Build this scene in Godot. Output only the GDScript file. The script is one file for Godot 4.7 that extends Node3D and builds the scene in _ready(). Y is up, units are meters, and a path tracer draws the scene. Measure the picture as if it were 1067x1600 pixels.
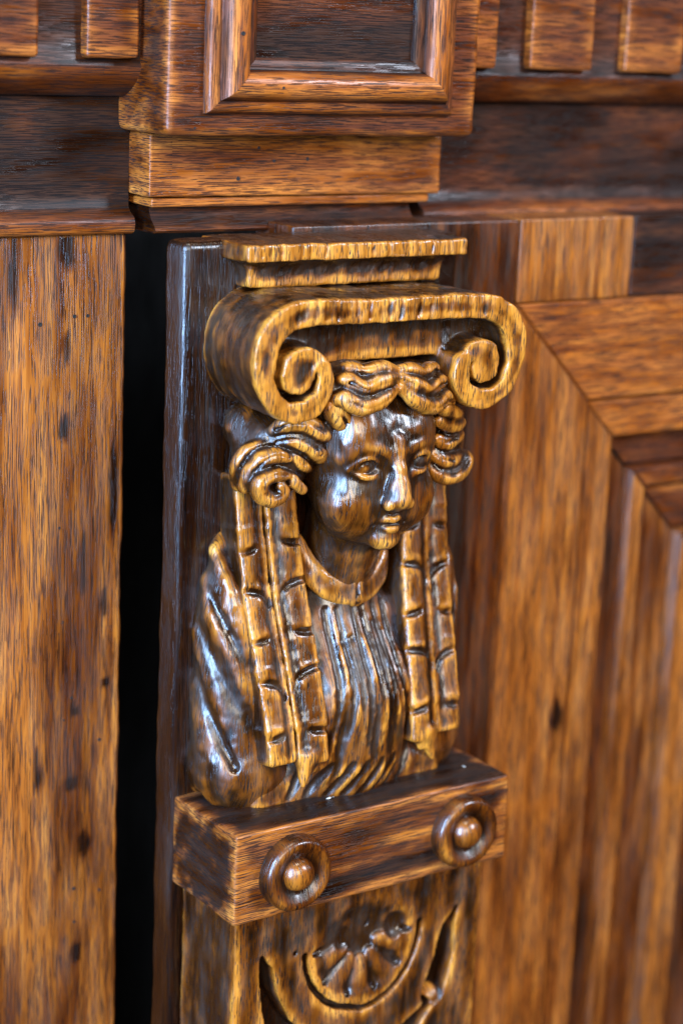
extends Node3D
# A carved oak cabinet seen close: a caryatid pilaster on the door, under the frieze of the carcass.
# World: x along the cabinet front, y up, z out of the front. Carving is laid out in millimetres.

const MM := 0.001
var noise := FastNoiseLite.new()
var fine := FastNoiseLite.new()
var tool_marks := FastNoiseLite.new()
var mats := {}
var tex := {}
var COARSE := 1.0
var mottle := 0.12
# dark stains on the stile (place and half-size in millimetres)
var stains := [[-20.8, 138.3, 1.5, 4.5], [-21.0, 113.5, 1.1, 4.0], [-5.9, 27.1, 1.5, 1.6], [-17.3, 20.3, 1.8, 1.6], [-17.7, -4.7, 2.6, 2.4], [-13.3, -26.8, 2.2, 4.0], [-6.3, 55.1, 1.6, 4.0], [-3.9, 92.6, 1.4, 15.0], [-15.7, -65.0, 1.6, 3.4], [-39.0, 160.5, 1.3, 10.0], [-29.7, 3.0, 1.3, 7.5], [-21.0, 168.0, 3.0, 6.0], [-14.0, 70.0, 1.2, 9.0]]


# ---------------------------------------------------------------- carving: signed distance fields
class Prim:
	var t := 0            # 0 ellipsoid, 1 tapered capsule, 2 rounded box, 3 flat path extruded along z, 4 round path
	var cut := false
	var k := 1.0
	var a := Vector3()
	var b := Vector3()
	var ba := Vector3()
	var il := 0.0
	var ra := 1.0
	var rb := 1.0
	var inv := Transform3D()
	var half := Vector3()
	var ir := Vector3()
	var ir2 := Vector3()
	var pts := PackedVector2Array()
	var way := PackedVector3Array()
	var rad := PackedFloat32Array()
	var z0 := 0.0
	var flare := 0.0      # how much a flat path widens towards its front, per millimetre
	var z1 := 0.0


func pdist(q: Prim, p: Vector3) -> float:
	match q.t:
		0:
			var l := q.inv * p
			var k1 := (l * q.ir2).length()
			var k0 := (l * q.ir).length()
			return k0 * (k0 - 1.0) / maxf(k1, 1e-6)
		1:
			var pa := p - q.a
			var h := clampf(pa.dot(q.ba) * q.il, 0.0, 1.0)
			return (pa - q.ba * h).length() - (q.ra + (q.rb - q.ra) * h)
		2:
			var l := (q.inv * p).abs() - q.half
			return l.max(Vector3.ZERO).length() + minf(maxf(l.x, maxf(l.y, l.z)), 0.0) - q.ra
		3:
			var v := Vector2(52.5 + (p.x - 52.5) * (1.0 + q.flare * (q.z1 - p.z)), p.y)
			var d := 1e9
			for i in q.pts.size() - 1:
				var pa := v - q.pts[i]
				var ba := q.pts[i + 1] - q.pts[i]
				var h := clampf(pa.dot(ba) / maxf(ba.length_squared(), 1e-6), 0.0, 1.0)
				d = minf(d, (pa - ba * h).length() - lerpf(q.rad[i], q.rad[i + 1], h))
			var w := Vector2(d + q.ra, absf(p.z - (q.z0 + q.z1) * 0.5) - (q.z1 - q.z0) * 0.5 + q.ra)
			return w.max(Vector2.ZERO).length() + minf(maxf(w.x, w.y), 0.0) - q.ra
		4:
			var d := 1e9
			for i in q.way.size() - 1:
				var pa := p - q.way[i]
				var ba := q.way[i + 1] - q.way[i]
				var h := clampf(pa.dot(ba) / maxf(ba.length_squared(), 1e-6), 0.0, 1.0)
				d = minf(d, (pa - ba * h).length() - lerpf(q.rad[i], q.rad[i + 1], h))
			return d
	return 1e9


func field(ps: Array, p: Vector3) -> float:
	var d := 1e3
	for q: Prim in ps:
		var e := pdist(q, p)
		if q.cut:
			var h := maxf(q.k - absf(d + e), 0.0) / q.k
			d = maxf(d, -e) + h * h * q.k * 0.25
		else:
			var h := maxf(q.k - absf(d - e), 0.0) / q.k
			d = minf(d, e) - h * h * q.k * 0.25
	return d


func ell(c: Vector3, r: Vector3, k := 1.5, rot := Vector3.ZERO, cut := false) -> Prim:
	var q := Prim.new()
	q.t = 0; q.k = k; q.cut = cut
	q.inv = Transform3D(Basis.from_euler(rot * PI / 180.0), c).affine_inverse()
	q.ir = Vector3.ONE / r
	q.ir2 = q.ir * q.ir
	return q


func cap(a: Vector3, b: Vector3, ra: float, rb: float, k := 1.5, cut := false) -> Prim:
	var q := Prim.new()
	q.t = 1; q.k = k; q.cut = cut
	q.a = a; q.b = b; q.ba = b - a; q.ra = ra; q.rb = rb
	q.il = 1.0 / maxf(q.ba.length_squared(), 1e-6)
	return q


func rbox(c: Vector3, half: Vector3, r := 1.0, k := 1.0, basis := Basis(), cut := false) -> Prim:
	var q := Prim.new()
	q.t = 2; q.k = k; q.cut = cut; q.ra = r
	q.half = half - Vector3.ONE * r
	q.inv = Transform3D(basis, c).affine_inverse()
	return q


func flat(pts: Array, rad: Array, z0: float, z1: float, r := 0.8, k := 1.0, cut := false) -> Prim:
	var q := Prim.new()
	q.t = 3; q.k = k; q.cut = cut; q.ra = r; q.z0 = z0; q.z1 = z1
	for i in pts.size():
		q.pts.append(pts[i])
		q.rad.append(rad[mini(i, rad.size() - 1)])
	return q


# where a ray straight in from the front meets the carving
func front_z(ps: Array, x: float, y: float, from := 66.0) -> float:
	var z := from
	for i in 60:
		var d := field(ps, Vector3(x, y, z))
		if d < 0.02 or z < 22.0:
			break
		z -= maxf(d * 0.8, 0.03)
	return z


# a lock, fold or groove: a round path along a smooth curve through the points (Vector4: x, y, z, radius)
func lock(out: Array, pts: Array, k := 0.5, cut := false, per := 3) -> void:
	var n := pts.size()
	var q := Prim.new()
	q.t = 4; q.k = k; q.cut = cut
	for i in n - 1:
		var p0: Vector4 = pts[maxi(i - 1, 0)]
		var p1: Vector4 = pts[i]
		var p2: Vector4 = pts[i + 1]
		var p3: Vector4 = pts[mini(i + 2, n - 1)]
		for j in per + (1 if i == n - 2 else 0):
			var t := float(j) / per
			var v := 0.5 * ((2.0 * p1) + (p2 - p0) * t + (2.0 * p0 - 5.0 * p1 + 4.0 * p2 - p3) * t * t + (3.0 * p1 - p0 - 3.0 * p2 + p3) * t * t * t)
			q.way.append(Vector3(v.x, v.y, v.z))
			q.rad.append(v.w)
	out.append(q)


func mirrored(pts: Array) -> Array:
	var out := []
	for p: Vector4 in pts:
		out.append(Vector4(105.0 - p.x, p.y, p.z, p.w))
	return out


func mx(v: Vector3, s: int) -> Vector3:
	return v if s > 0 else Vector3(105.0 - v.x, v.y, v.z)


# the shapes that matter within R of c; none where no surface can pass
func cull(ps: Array, c: Vector3, R: float) -> Array:
	var ds := PackedFloat32Array()
	ds.resize(ps.size())
	var dmin := 1e3
	var d := 1e3
	for i in ps.size():
		var q: Prim = ps[i]
		var e := pdist(q, c)
		ds[i] = e
		if q.cut:
			var g := maxf(q.k - absf(d + e), 0.0) / q.k
			d = maxf(d, -e) + g * g * q.k * 0.25
		else:
			dmin = minf(dmin, e)
			var g := maxf(q.k - absf(d - e), 0.0) / q.k
			d = minf(d, e) - g * g * q.k * 0.25
	var out := []
	if dmin > R * 1.25 + 1.5 or d < -R * 1.4 - 0.8:
		return out
	for i in ps.size():
		var q: Prim = ps[i]
		if ds[i] < (R * 1.3 + q.k if q.cut else maxf(dmin, -R) + 2.1 * R + q.k):
			out.append(q)
	return out


func smooth2(pts: Array, per: int) -> Array:
	var out := []
	for i in pts.size() - 1:
		for j in per:
			out.append(pts[i].cubic_interpolate(pts[i + 1], pts[maxi(i - 1, 0)], pts[mini(i + 2, pts.size() - 1)], float(j) / per))
	out.append(pts[-1])
	return out


func smooth1(v: Array, per: int) -> Array:
	var out := []
	for i in v.size() - 1:
		for j in per:
			out.append(lerpf(v[i], v[i + 1], float(j) / per))
	out.append(v[-1])
	return out


# surface nets over the cells near the surface; returns [vertices, normals, colours, indices] in metres
func nets(ps: Array, lo: Vector3, hi: Vector3, h: float, rough: float, wear: Dictionary) -> Array:
	h *= COARSE
	var B := 4
	var S := 4
	var sn := Vector3i(((hi - lo) / (h * B * S)).ceil())
	var bn := sn * S
	var n := bn * B + Vector3i.ONE
	var sx := 1
	var sy := n.x
	var sz := n.x * n.y
	var val := PackedFloat32Array()
	val.resize(n.x * n.y * n.z)
	val.fill(1e6)
	var vid := PackedInt32Array()
	vid.resize(n.x * n.y * n.z)
	vid.fill(-1)
	var active: Array[Vector3i] = []
	var R := h * B * 0.5 * 1.74
	for gz in sn.z:
		for gy in sn.y:
			for gx in sn.x:
				var some := cull(ps, lo + (Vector3(gx, gy, gz) + Vector3.ONE * 0.5) * h * B * S, R * S)
				if some.is_empty():
					continue
				for bz in range(gz * S, gz * S + S):
					for by in range(gy * S, gy * S + S):
						for bx in range(gx * S, gx * S + S):
							var near := cull(some, lo + (Vector3(bx, by, bz) + Vector3.ONE * 0.5) * h * B, R)
							if near.is_empty():
								continue
							active.append(Vector3i(bx, by, bz))
							for z in B + 1:
								for y in B + 1:
									var at := (bz * B + z) * sz + (by * B + y) * sy + bx * B
									for x in B + 1:
										if val[at] > 1e5:
											var p := lo + Vector3(bx * B + x, by * B + y, bz * B + z) * h
											val[at] = field(near, p) + (fine.get_noise_3dv(p) - 0.9 * tool_marks.get_noise_3d(p.x, p.y * 0.6, p.z)) * rough
										at += 1
	var vs := PackedVector3Array()
	var co := [0, sx, sy, sx + sy, sz, sx + sz, sy + sz, sx + sy + sz]
	var cells := PackedInt32Array()
	for blk in active:
		for z in B:
			for y in B:
				var at := (blk.z * B + z) * sz + (blk.y * B + y) * sy + blk.x * B - 1
				for x in B:
					at += 1
					if vid[at] >= 0:
						continue
					var neg := 0
					for o in co:
						if val[at + o] < 0.0:
							neg += 1
					if neg == 0 or neg == 8:
						continue
					var s := Vector3.ZERO
					var cnt := 0
					for e in 12:
						var i0: int
						var i1: int
						var axis := e / 4
						var m := e % 4
						if axis == 0:
							i0 = (m & 1) * 2 + (m >> 1) * 4
							i1 = i0 + 1
						elif axis == 1:
							i0 = (m & 1) + (m >> 1) * 4
							i1 = i0 + 2
						else:
							i0 = (m & 1) + (m >> 1) * 2
							i1 = i0 + 4
						var v0 := val[at + co[i0]]
						var v1 := val[at + co[i1]]
						if (v0 < 0.0) != (v1 < 0.0):
							var t := v0 / (v0 - v1)
							var q := Vector3(i0 & 1, (i0 >> 1) & 1, i0 >> 2)
							q[axis] += t
							s += q
							cnt += 1
					vid[at] = vs.size()
					cells.append(at)
					vs.append(lo + (Vector3(blk.x * B + x, blk.y * B + y, blk.z * B + z) + s / cnt) * h)
	var idx := PackedInt32Array()
	var step := [sx, sy, sz]
	for i in cells.size():
		var at := cells[i]
		for axis in 3:
			var u: int = step[(axis + 1) % 3]
			var w: int = step[(axis + 2) % 3]
			if at - u - w < 0:
				continue
			var v0 := val[at]
			var v1 := val[at + step[axis]]
			if v1 > 1e5 or (v0 < 0.0) == (v1 < 0.0):
				continue
			var a := vid[at]
			var b := vid[at - u]
			var c := vid[at - u - w]
			var d := vid[at - w]
			if a < 0 or b < 0 or c < 0 or d < 0:
				continue
			if v0 < 0.0:
				idx.append_array([a, c, b, a, d, c])
			else:
				idx.append_array([a, b, c, a, c, d])
	var nrm := PackedVector3Array()
	nrm.resize(vs.size())
	var avg := PackedVector3Array()
	avg.resize(vs.size())
	var num := PackedFloat32Array()
	num.resize(vs.size())
	for i in range(0, idx.size(), 3):
		var a := idx[i]
		var b := idx[i + 1]
		var c := idx[i + 2]
		var f := (vs[c] - vs[a]).cross(vs[b] - vs[a])
		nrm[a] += f; nrm[b] += f; nrm[c] += f
		avg[a] += vs[b] + vs[c]; avg[b] += vs[a] + vs[c]; avg[c] += vs[a] + vs[b]
		num[a] += 2.0; num[b] += 2.0; num[c] += 2.0
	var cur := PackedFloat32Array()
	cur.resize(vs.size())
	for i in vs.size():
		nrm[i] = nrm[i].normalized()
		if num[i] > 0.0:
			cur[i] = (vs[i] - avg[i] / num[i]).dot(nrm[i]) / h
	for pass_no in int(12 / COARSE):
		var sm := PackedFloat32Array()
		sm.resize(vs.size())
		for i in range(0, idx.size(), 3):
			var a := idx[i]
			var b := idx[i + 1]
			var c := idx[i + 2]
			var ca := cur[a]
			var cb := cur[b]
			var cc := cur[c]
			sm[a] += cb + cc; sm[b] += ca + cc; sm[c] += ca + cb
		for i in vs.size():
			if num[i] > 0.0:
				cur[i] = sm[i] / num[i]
	var col := PackedColorArray()
	col.resize(vs.size())
	for i in vs.size():
		var p := vs[i]
		var g := noise.get_noise_3d(p.x * 1.6, p.y * 0.55, p.z * 1.6)
		var g2 := noise.get_noise_3d(p.x * 7.0 + 90.0, p.y * 1.5, p.z * 7.0)
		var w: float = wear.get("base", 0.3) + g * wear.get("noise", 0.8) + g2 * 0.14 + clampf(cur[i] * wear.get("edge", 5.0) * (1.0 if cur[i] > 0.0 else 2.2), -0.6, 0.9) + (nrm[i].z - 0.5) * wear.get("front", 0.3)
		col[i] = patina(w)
		vs[i] = p * MM
	return [vs, nrm, col, idx]


# old oak: black-brown varnish and wax where nobody rubs, red-brown under it, gold where it is worn through
func patina(w: float) -> Color:
	w = clampf((w - 0.46) * 1.45 + 0.42, 0.0, 1.0)
	var a := Vector3(0.060, 0.050, 0.052)
	var b := Vector3(0.33, 0.235, 0.165)
	var c := Vector3(0.95, 0.90, 0.86)
	var v := a.lerp(b, smoothstep(0.0, 0.5, w)) if w < 0.5 else b.lerp(c, smoothstep(0.5, 1.0, w))
	return Color(v.x, v.y, v.z)


func build_mesh(d: Array, m: Material) -> ArrayMesh:
	var arr := []
	arr.resize(Mesh.ARRAY_MAX)
	arr[Mesh.ARRAY_VERTEX] = d[0]
	arr[Mesh.ARRAY_NORMAL] = d[1]
	arr[Mesh.ARRAY_COLOR] = d[2]
	arr[Mesh.ARRAY_INDEX] = d[3]
	var me := ArrayMesh.new()
	me.add_surface_from_arrays(Mesh.PRIMITIVE_TRIANGLES, arr)
	me.surface_set_material(0, m)
	return me


# every face turned to the side its normals point to
func faced(d: Array) -> Array:
	var vs: PackedVector3Array = d[0]
	var ns: PackedVector3Array = d[1]
	var idx: PackedInt32Array = d[3]
	for i in range(0, idx.size(), 3):
		var a := idx[i]
		var b := idx[i + 1]
		var c := idx[i + 2]
		if (vs[c] - vs[a]).cross(vs[b] - vs[a]).dot(ns[a] + ns[b] + ns[c]) < 0.0:
			idx[i + 1] = c
			idx[i + 2] = b
	d[3] = idx
	return d


func put(called: String, me: Mesh, parent: Node3D, at := Vector3.ZERO, label := "") -> MeshInstance3D:
	var o := MeshInstance3D.new()
	o.name = numbered(parent, called)
	o.mesh = me
	o.position = at
	if label:
		o.set_meta("label", label)
	parent.add_child(o, true)
	return o


func numbered(parent: Node, called: String) -> String:
	if not parent.has_node(called):
		return called
	var k := 1
	while parent.has_node("%s_%03d" % [called, k]):
		k += 1
	return "%s_%03d" % [called, k]


func carve(called: String, ps: Array, lo: Vector3, hi: Vector3, parent: Node3D, m: Material, h := 0.6, rough := 0.25, wear := {}) -> MeshInstance3D:
	return put(called, build_mesh(nets(ps, lo, hi, h, rough, wear), m), parent)


# ---------------------------------------------------------------- boards and mouldings
func ticks(half: float, r: float, step: float) -> PackedFloat32Array:
	var out := PackedFloat32Array([-half, -half + r * 0.3, -half + r])
	var n := maxi(1, int(ceil((2.0 * half - 2.0 * r) / step)))
	for i in range(1, n):
		out.append(lerpf(-half + r, half - r, float(i) / n))
	out.append_array([half - r, half - r * 0.3, half])
	return out


# a sawn and planed board with softened, slightly uneven edges. tone: how worn; edge: how bright the rubbed edges are
func board(size: Vector3, r: float, seed_at: Vector3, tone := 0.5, edge := 0.5, spread := 0.5, along := 1, wob := 0.0004, front := 0.0, step := 0.0016) -> Array:
	var half := size * 0.5
	r = minf(r, minf(half.x, minf(half.y, half.z)) * 0.9)
	var vs := PackedVector3Array()
	var ns := PackedVector3Array()
	var cs := PackedColorArray()
	var idx := PackedInt32Array()
	var core := half - Vector3.ONE * r
	for axis in 3:
		var u := (axis + 1) % 3
		var w := (axis + 2) % 3
		var tu := ticks(half[u], r, step)
		var tw := ticks(half[w], r, step)
		for s: float in [-1.0, 1.0]:
			var first := vs.size()
			for i in tu.size():
				for j in tw.size():
					var p := Vector3()
					p[axis] = half[axis] * s
					p[u] = tu[i]
					p[w] = tw[j]
					var c := p.clamp(-core, core)
					var nn := (p - c).normalized()
					var q := c + nn * r
					var sp := (q + seed_at) * 1000.0
					q += nn * (noise.get_noise_3dv(sp * 0.35) * wob + fine.get_noise_3dv(sp * 0.5) * wob * 0.5)
					vs.append(q)
					ns.append(nn)
					var rim := [core.x - absf(c.x), core.y - absf(c.y), core.z - absf(c.z)]
					rim.sort()
					if rim[1] < 0.0012:
						q -= nn * maxf(fine.get_noise_3dv(sp * 1.1) - 0.12, 0.0) * wob * 2.2
					var e := [half.x - absf(q.x), half.y - absf(q.y), half.z - absf(q.z)]
					e.sort()
					var ed: float = e[1] / 0.0035
					var st := Vector3(1.2, 1.2, 1.2)
					st[along] = 0.16
					var g := noise.get_noise_3dv(sp * st * 0.6)
					var g2 := noise.get_noise_3dv(sp * st * 2.6 + Vector3(70, 0, 0))
					var near_edge := exp(-ed * ed)
					var stain := 0.0
					if seed_at.x < -0.02 and seed_at.z < 0.0 and nn.z > 0.9:
						for st_at: Array in stains:
							var dx: float = (sp.x - st_at[0] + 1.2 * g2) / st_at[2]
							var dy: float = (sp.y - st_at[1] + 3.0 * g2) / st_at[3]
							stain = maxf(stain, exp(-pow(dx * dx + dy * dy, 2.0)))
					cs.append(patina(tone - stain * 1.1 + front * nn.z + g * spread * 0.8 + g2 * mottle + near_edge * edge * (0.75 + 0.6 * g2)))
			var m := tw.size()
			for i in tu.size() - 1:
				for j in m - 1:
					var a := first + i * m + j
					if s > 0.0:
						idx.append_array([a, a + m + 1, a + m, a, a + 1, a + m + 1])
					else:
						idx.append_array([a, a + m, a + m + 1, a, a + m + 1, a + 1])
	return faced([vs, ns, cs, idx])


func plank(called: String, parent: Node3D, lo: Vector3, hi: Vector3, m: Material, r := 0.001, tone := 0.5, edge := 0.4, spread := 0.5, along := 1, wob := 0.0004, label := "", front := 0.0) -> MeshInstance3D:
	var c := (lo + hi) * 0.5
	return put(called, build_mesh(board(hi - lo, r, c, tone, edge, spread, along, wob, front), m), parent, c, label)


# a moulding: profile points (across, height), swept along x from x0 to x1 with mitres (the ends shift by m0, m1 times across)
func moulding(profile: Array, x0: float, x1: float, m0: float, m1: float, seed_at: Vector3, wears: Array, step := 0.003, wob := 0.0002) -> Array:
	var vs := PackedVector3Array()
	var ns := PackedVector3Array()
	var cs := PackedColorArray()
	var idx := PackedInt32Array()
	var cnt := maxi(2, int(absf(x1 - x0) / step))
	var np := profile.size()
	var seg := []
	for i in np - 1:
		var d: Vector2 = (profile[i + 1] - profile[i]).normalized()
		seg.append(Vector2(-d.y, d.x))
	for i in np - 1:
		var first := vs.size()
		for e in 2:
			var p: Vector2 = profile[i + e]
			var nn: Vector2 = seg[i]
			var o := i + (1 if e else -1)
			if o >= 0 and o < np - 1 and seg[o].dot(seg[i]) > 0.72:
				nn = (seg[o] + seg[i]).normalized()
			for j in cnt + 1:
				var x := lerpf(x0 + m0 * p.x, x1 + m1 * p.x, float(j) / cnt)
				var v := Vector3(x, p.x, p.y)
				var n3 := Vector3(0, nn.x, nn.y)
				var sp := (v + seed_at) * 1000.0
				v += n3 * noise.get_noise_3dv(sp * 0.3) * wob
				vs.append(v)
				ns.append(n3)
				var g := noise.get_noise_3dv(sp * Vector3(0.2, 1.2, 1.2))
				var g2 := noise.get_noise_3dv(sp * Vector3(0.9, 4.0, 4.0) + Vector3(33, 0, 0))
				cs.append(patina(wears[i + e] + g * 0.35 + g2 * 0.14))
		for j in cnt:
			var a := first + j
			idx.append_array([a, a + cnt + 1, a + cnt + 2, a, a + cnt + 2, a + 1])
	# end caps
	for s in 2:
		var first := vs.size()
		for i in np:
			var p: Vector2 = profile[i]
			vs.append(Vector3(x1 + m1 * p.x if s else x0 + m0 * p.x, p.x, p.y))
			ns.append(Vector3(1 if s else -1, 0, 0))
			cs.append(patina(wears[i] - 0.3))
		var poly := PackedVector2Array(profile)
		for t in Geometry2D.triangulate_polygon(poly):
			idx.append(first + t)
	return faced([vs, ns, cs, idx])


# a flat board with mitred ends in the plane of the door: four corners, thickness t, chamfered edges
func mitred(corners: Array, zt: float, zb: float, tone: float, edge: float, along: int, seed_at: Vector3) -> Array:
	var vs := PackedVector3Array()
	var ns := PackedVector3Array()
	var cs := PackedColorArray()
	var idx := PackedInt32Array()
	var ch := 0.0007
	var mid := Vector2.ZERO
	for c: Vector2 in corners:
		mid += c / 4.0
	var inner := []
	for i in 4:
		var p: Vector2 = corners[i]
		var d1: Vector2 = (corners[(i + 1) % 4] - p).normalized()
		var d0: Vector2 = (corners[(i + 3) % 4] - p).normalized()
		inner.append(p + (d0 + d1) * ch / absf(d0.cross(d1)))
	var A := 150
	var Bn := 20
	for i in A + 1:
		for j in Bn + 1:
			var a: Vector2 = inner[0].lerp(inner[1], float(i) / A)
			var b: Vector2 = inner[3].lerp(inner[2], float(i) / A)
			var p := a.lerp(b, float(j) / Bn)
			var sp := (Vector3(p.x, p.y, zt) + seed_at) * 1000.0
			vs.append(Vector3(p.x, p.y, zt + noise.get_noise_3dv(sp * 0.4) * 0.00025))
			ns.append(Vector3(0, 0, 1))
			var st := Vector3(1.2, 1.2, 1.2)
			st[along] = 0.2
			var g := noise.get_noise_3dv(sp * st * 0.6)
			var g2 := noise.get_noise_3dv(sp * st * 2.6 + Vector3(70, 0, 0))
			var ed := minf(minf(j, Bn - j) / 2.0, minf(i, A - i) / 4.0)
			var dx := (sp.x - seed_at.x * 1000.0 - 168.0 + 1.0 * g2) / 3.0
			var dy := (sp.y + 6.0 + 3.0 * g2) / 6.0
			cs.append(patina(tone + g * 0.4 + g2 * 0.1 + edge * exp(-ed * ed) - 1.2 * exp(-pow(dx * dx + dy * dy, 2.0))))
	for i in A:
		for j in Bn:
			var a := i * (Bn + 1) + j
			idx.append_array([a, a + 1, a + Bn + 2, a, a + Bn + 2, a + Bn + 1])
	for i in 4:
		var k := (i + 1) % 4
		var p: Vector2 = corners[i]
		var q: Vector2 = corners[k]
		var out := Vector2(q.y - p.y, p.x - q.x).normalized()
		if out.dot((p + q) * 0.5 - mid) < 0.0:
			out = -out
		var rows := [[inner[i], inner[k], zt, Vector3(out.x, out.y, 2).normalized()], [p, q, zt - ch, Vector3(out.x, out.y, 0.6).normalized()], [p, q, zb, Vector3(out.x, out.y, 0)]]
		var first := vs.size()
		for r in rows:
			vs.append(Vector3(r[0].x, r[0].y, r[2])); ns.append(r[3]); cs.append(patina(tone - 0.15))
			vs.append(Vector3(r[1].x, r[1].y, r[2])); ns.append(r[3]); cs.append(patina(tone - 0.15))
		for r in 2:
			var a := first + r * 2
			idx.append_array([a, a + 2, a + 3, a, a + 3, a + 1])
	return faced([vs, ns, cs, idx])


# ---------------------------------------------------------------- materials
func streaks(w: int, h: int, freq: float, sd: int, oct := 3) -> PackedByteArray:
	var n := FastNoiseLite.new()
	n.seed = sd
	n.noise_type = FastNoiseLite.TYPE_SIMPLEX_SMOOTH
	n.frequency = freq
	n.fractal_octaves = oct
	var im := n.get_seamless_image(w, h)
	im.convert(Image.FORMAT_L8)
	im.resize(1024, 1024, Image.INTERPOLATE_CUBIC)
	return im.get_data()


func make_textures() -> void:
	# carved work: calm, close grain with scattered pores; boards: open, streaky grain
	var broad := streaks(1024, 56, 0.022, 3, 3)
	var mid := streaks(1024, 64, 0.11, 5, 3)
	var pore_c := streaks(1024, 120, 0.15, 7, 2)
	var pore_b := streaks(1024, 64, 0.14, 27, 2)
	var pore2 := streaks(1024, 64, 0.16, 17, 2)
	var blot := streaks(256, 96, 0.03, 9, 4)
	for kind in 2:
		var pore := pore_c if kind == 0 else pore_b
		var rgb := PackedByteArray()
		rgb.resize(1024 * 1024 * 3)
		var hgt := PackedByteArray()
		hgt.resize(1024 * 1024)
		var rgh := PackedByteArray()
		rgh.resize(1024 * 1024)
		var ramp := Gradient.new()
		ramp.offsets = PackedFloat32Array([0.0, 0.3, 0.55, 0.8, 1.0])
		if kind == 0:
			ramp.colors = PackedColorArray([Color8(120, 72, 24), Color8(156, 97, 32), Color8(184, 120, 38), Color8(204, 140, 48), Color8(220, 162, 66)])
		else:
			ramp.colors = PackedColorArray([Color8(84, 42, 16), Color8(130, 71, 26), Color8(168, 101, 37), Color8(194, 127, 50), Color8(214, 150, 70)])
		var lut := PackedColorArray()
		for i in 256:
			lut.append(ramp.sample(i / 255.0))
		var lo1 := 172.0 if kind == 0 else 156.0
		var lo2 := 186.0 if kind == 0 else 166.0
		var wm := 0.10 if kind == 0 else 0.30
		for i in 1024 * 1024:
			var s := 0.34 * broad[i] + wm * mid[i] + (0.66 - wm) * blot[i]
			s = clampf((s - 128.0) * (1.4 if kind == 0 else 1.1) + 130.0, 0.0, 255.0)
			var c := lut[int(s)]
			var p := maxf(smoothstep(lo1, lo1 + 20.0, float(pore[i])), 0.9 * smoothstep(lo2, lo2 + 14.0, float(pore2[i])))
			var k := 1.0 - (0.85 if kind == 0 else 0.6) * p
			rgb[i * 3] = int(255.0 * c.r * k)
			rgb[i * 3 + 1] = int(255.0 * c.g * (k - 0.03 * p))
			rgb[i * 3 + 2] = int(255.0 * c.b * (k + 0.04 * p))
			hgt[i] = clampi(int(190.0 - 120.0 * p + 0.25 * (mid[i] - 128) + 0.3 * (blot[i] - 128)), 0, 255)
			rgh[i] = clampi(int(84.0 + 60.0 * p + 0.7 * (blot[i] - 128)), 40, 230)
		var pics := [Image.create_from_data(1024, 1024, false, Image.FORMAT_RGB8, rgb), Image.create_from_data(1024, 1024, false, Image.FORMAT_L8, hgt), Image.create_from_data(1024, 1024, false, Image.FORMAT_L8, rgh)]
		var names := ["color", "height", "rough"]
		for i in 3:
			var im: Image = pics[i]
			tex[names[i] + ("_carved" if kind == 0 else "_upright")] = ImageTexture.create_from_image(im)
			if kind == 1:
				var turned: Image = im.duplicate()
				turned.rotate_90(CLOCKWISE)
				tex[names[i] + "_level"] = ImageTexture.create_from_image(turned)


func oak(way: String, shift: int, tint := Color.WHITE, gloss := 1.0) -> StandardMaterial3D:
	var key := "%s %d %s %s" % [way, shift, tint, gloss]
	if mats.has(key):
		return mats[key]
	var m := StandardMaterial3D.new()
	m.resource_name = "old oak"
	m.albedo_color = tint * (Color(1.0, 0.95, 0.89) if way == "level" and shift != 10 else Color.WHITE)
	m.albedo_texture = tex["color_" + way]
	m.vertex_color_use_as_albedo = true
	m.roughness = gloss * (1.5 if way == "level" else 1.0)
	m.metallic_specular = 0.38 if way == "level" else 0.5
	m.roughness_texture = tex["rough_" + way]
	m.heightmap_enabled = true
	m.heightmap_texture = tex["height_" + way]
	m.heightmap_scale = 0.012 if way == "carved" else 0.018
	m.clearcoat_enabled = true
	m.clearcoat = 0.12 if way == "level" else 0.3
	m.clearcoat_roughness = 0.24
	m.uv1_triplanar = true
	m.uv1_triplanar_sharpness = 5.0
	m.uv1_scale = Vector3(7.0, 15, 15) if way == "level" else Vector3(15, 5.5, 15) if way == "upright" else Vector3(13, 8, 13)
	m.uv1_offset = Vector3(0.37, 0.61, 0.19) * shift
	mats[key] = m
	return m


func plain(c: Color, rough := 0.6) -> StandardMaterial3D:
	var m := StandardMaterial3D.new()
	m.albedo_color = c.linear_to_srgb()
	m.roughness = rough
	return m


func thing(called: String, label: String, category: String) -> Node3D:
	var o := Node3D.new()
	o.name = called
	o.set_meta("label", label)
	o.set_meta("category", category)
	add_child(o)
	return o


func area(called: String, at: Vector3, aim: Vector3, size: Vector2, energy: float, c: Color) -> void:
	var l := AreaLight3D.new()
	l.name = called
	l.area_size = size
	l.light_energy = energy
	l.light_color = c
	l.shadow_enabled = true
	l.area_range = 8.0
	add_child(l)
	l.look_at_from_position(at, aim, Vector3.UP if absf((aim - at).normalized().y) < 0.95 else Vector3.FORWARD)


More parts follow.
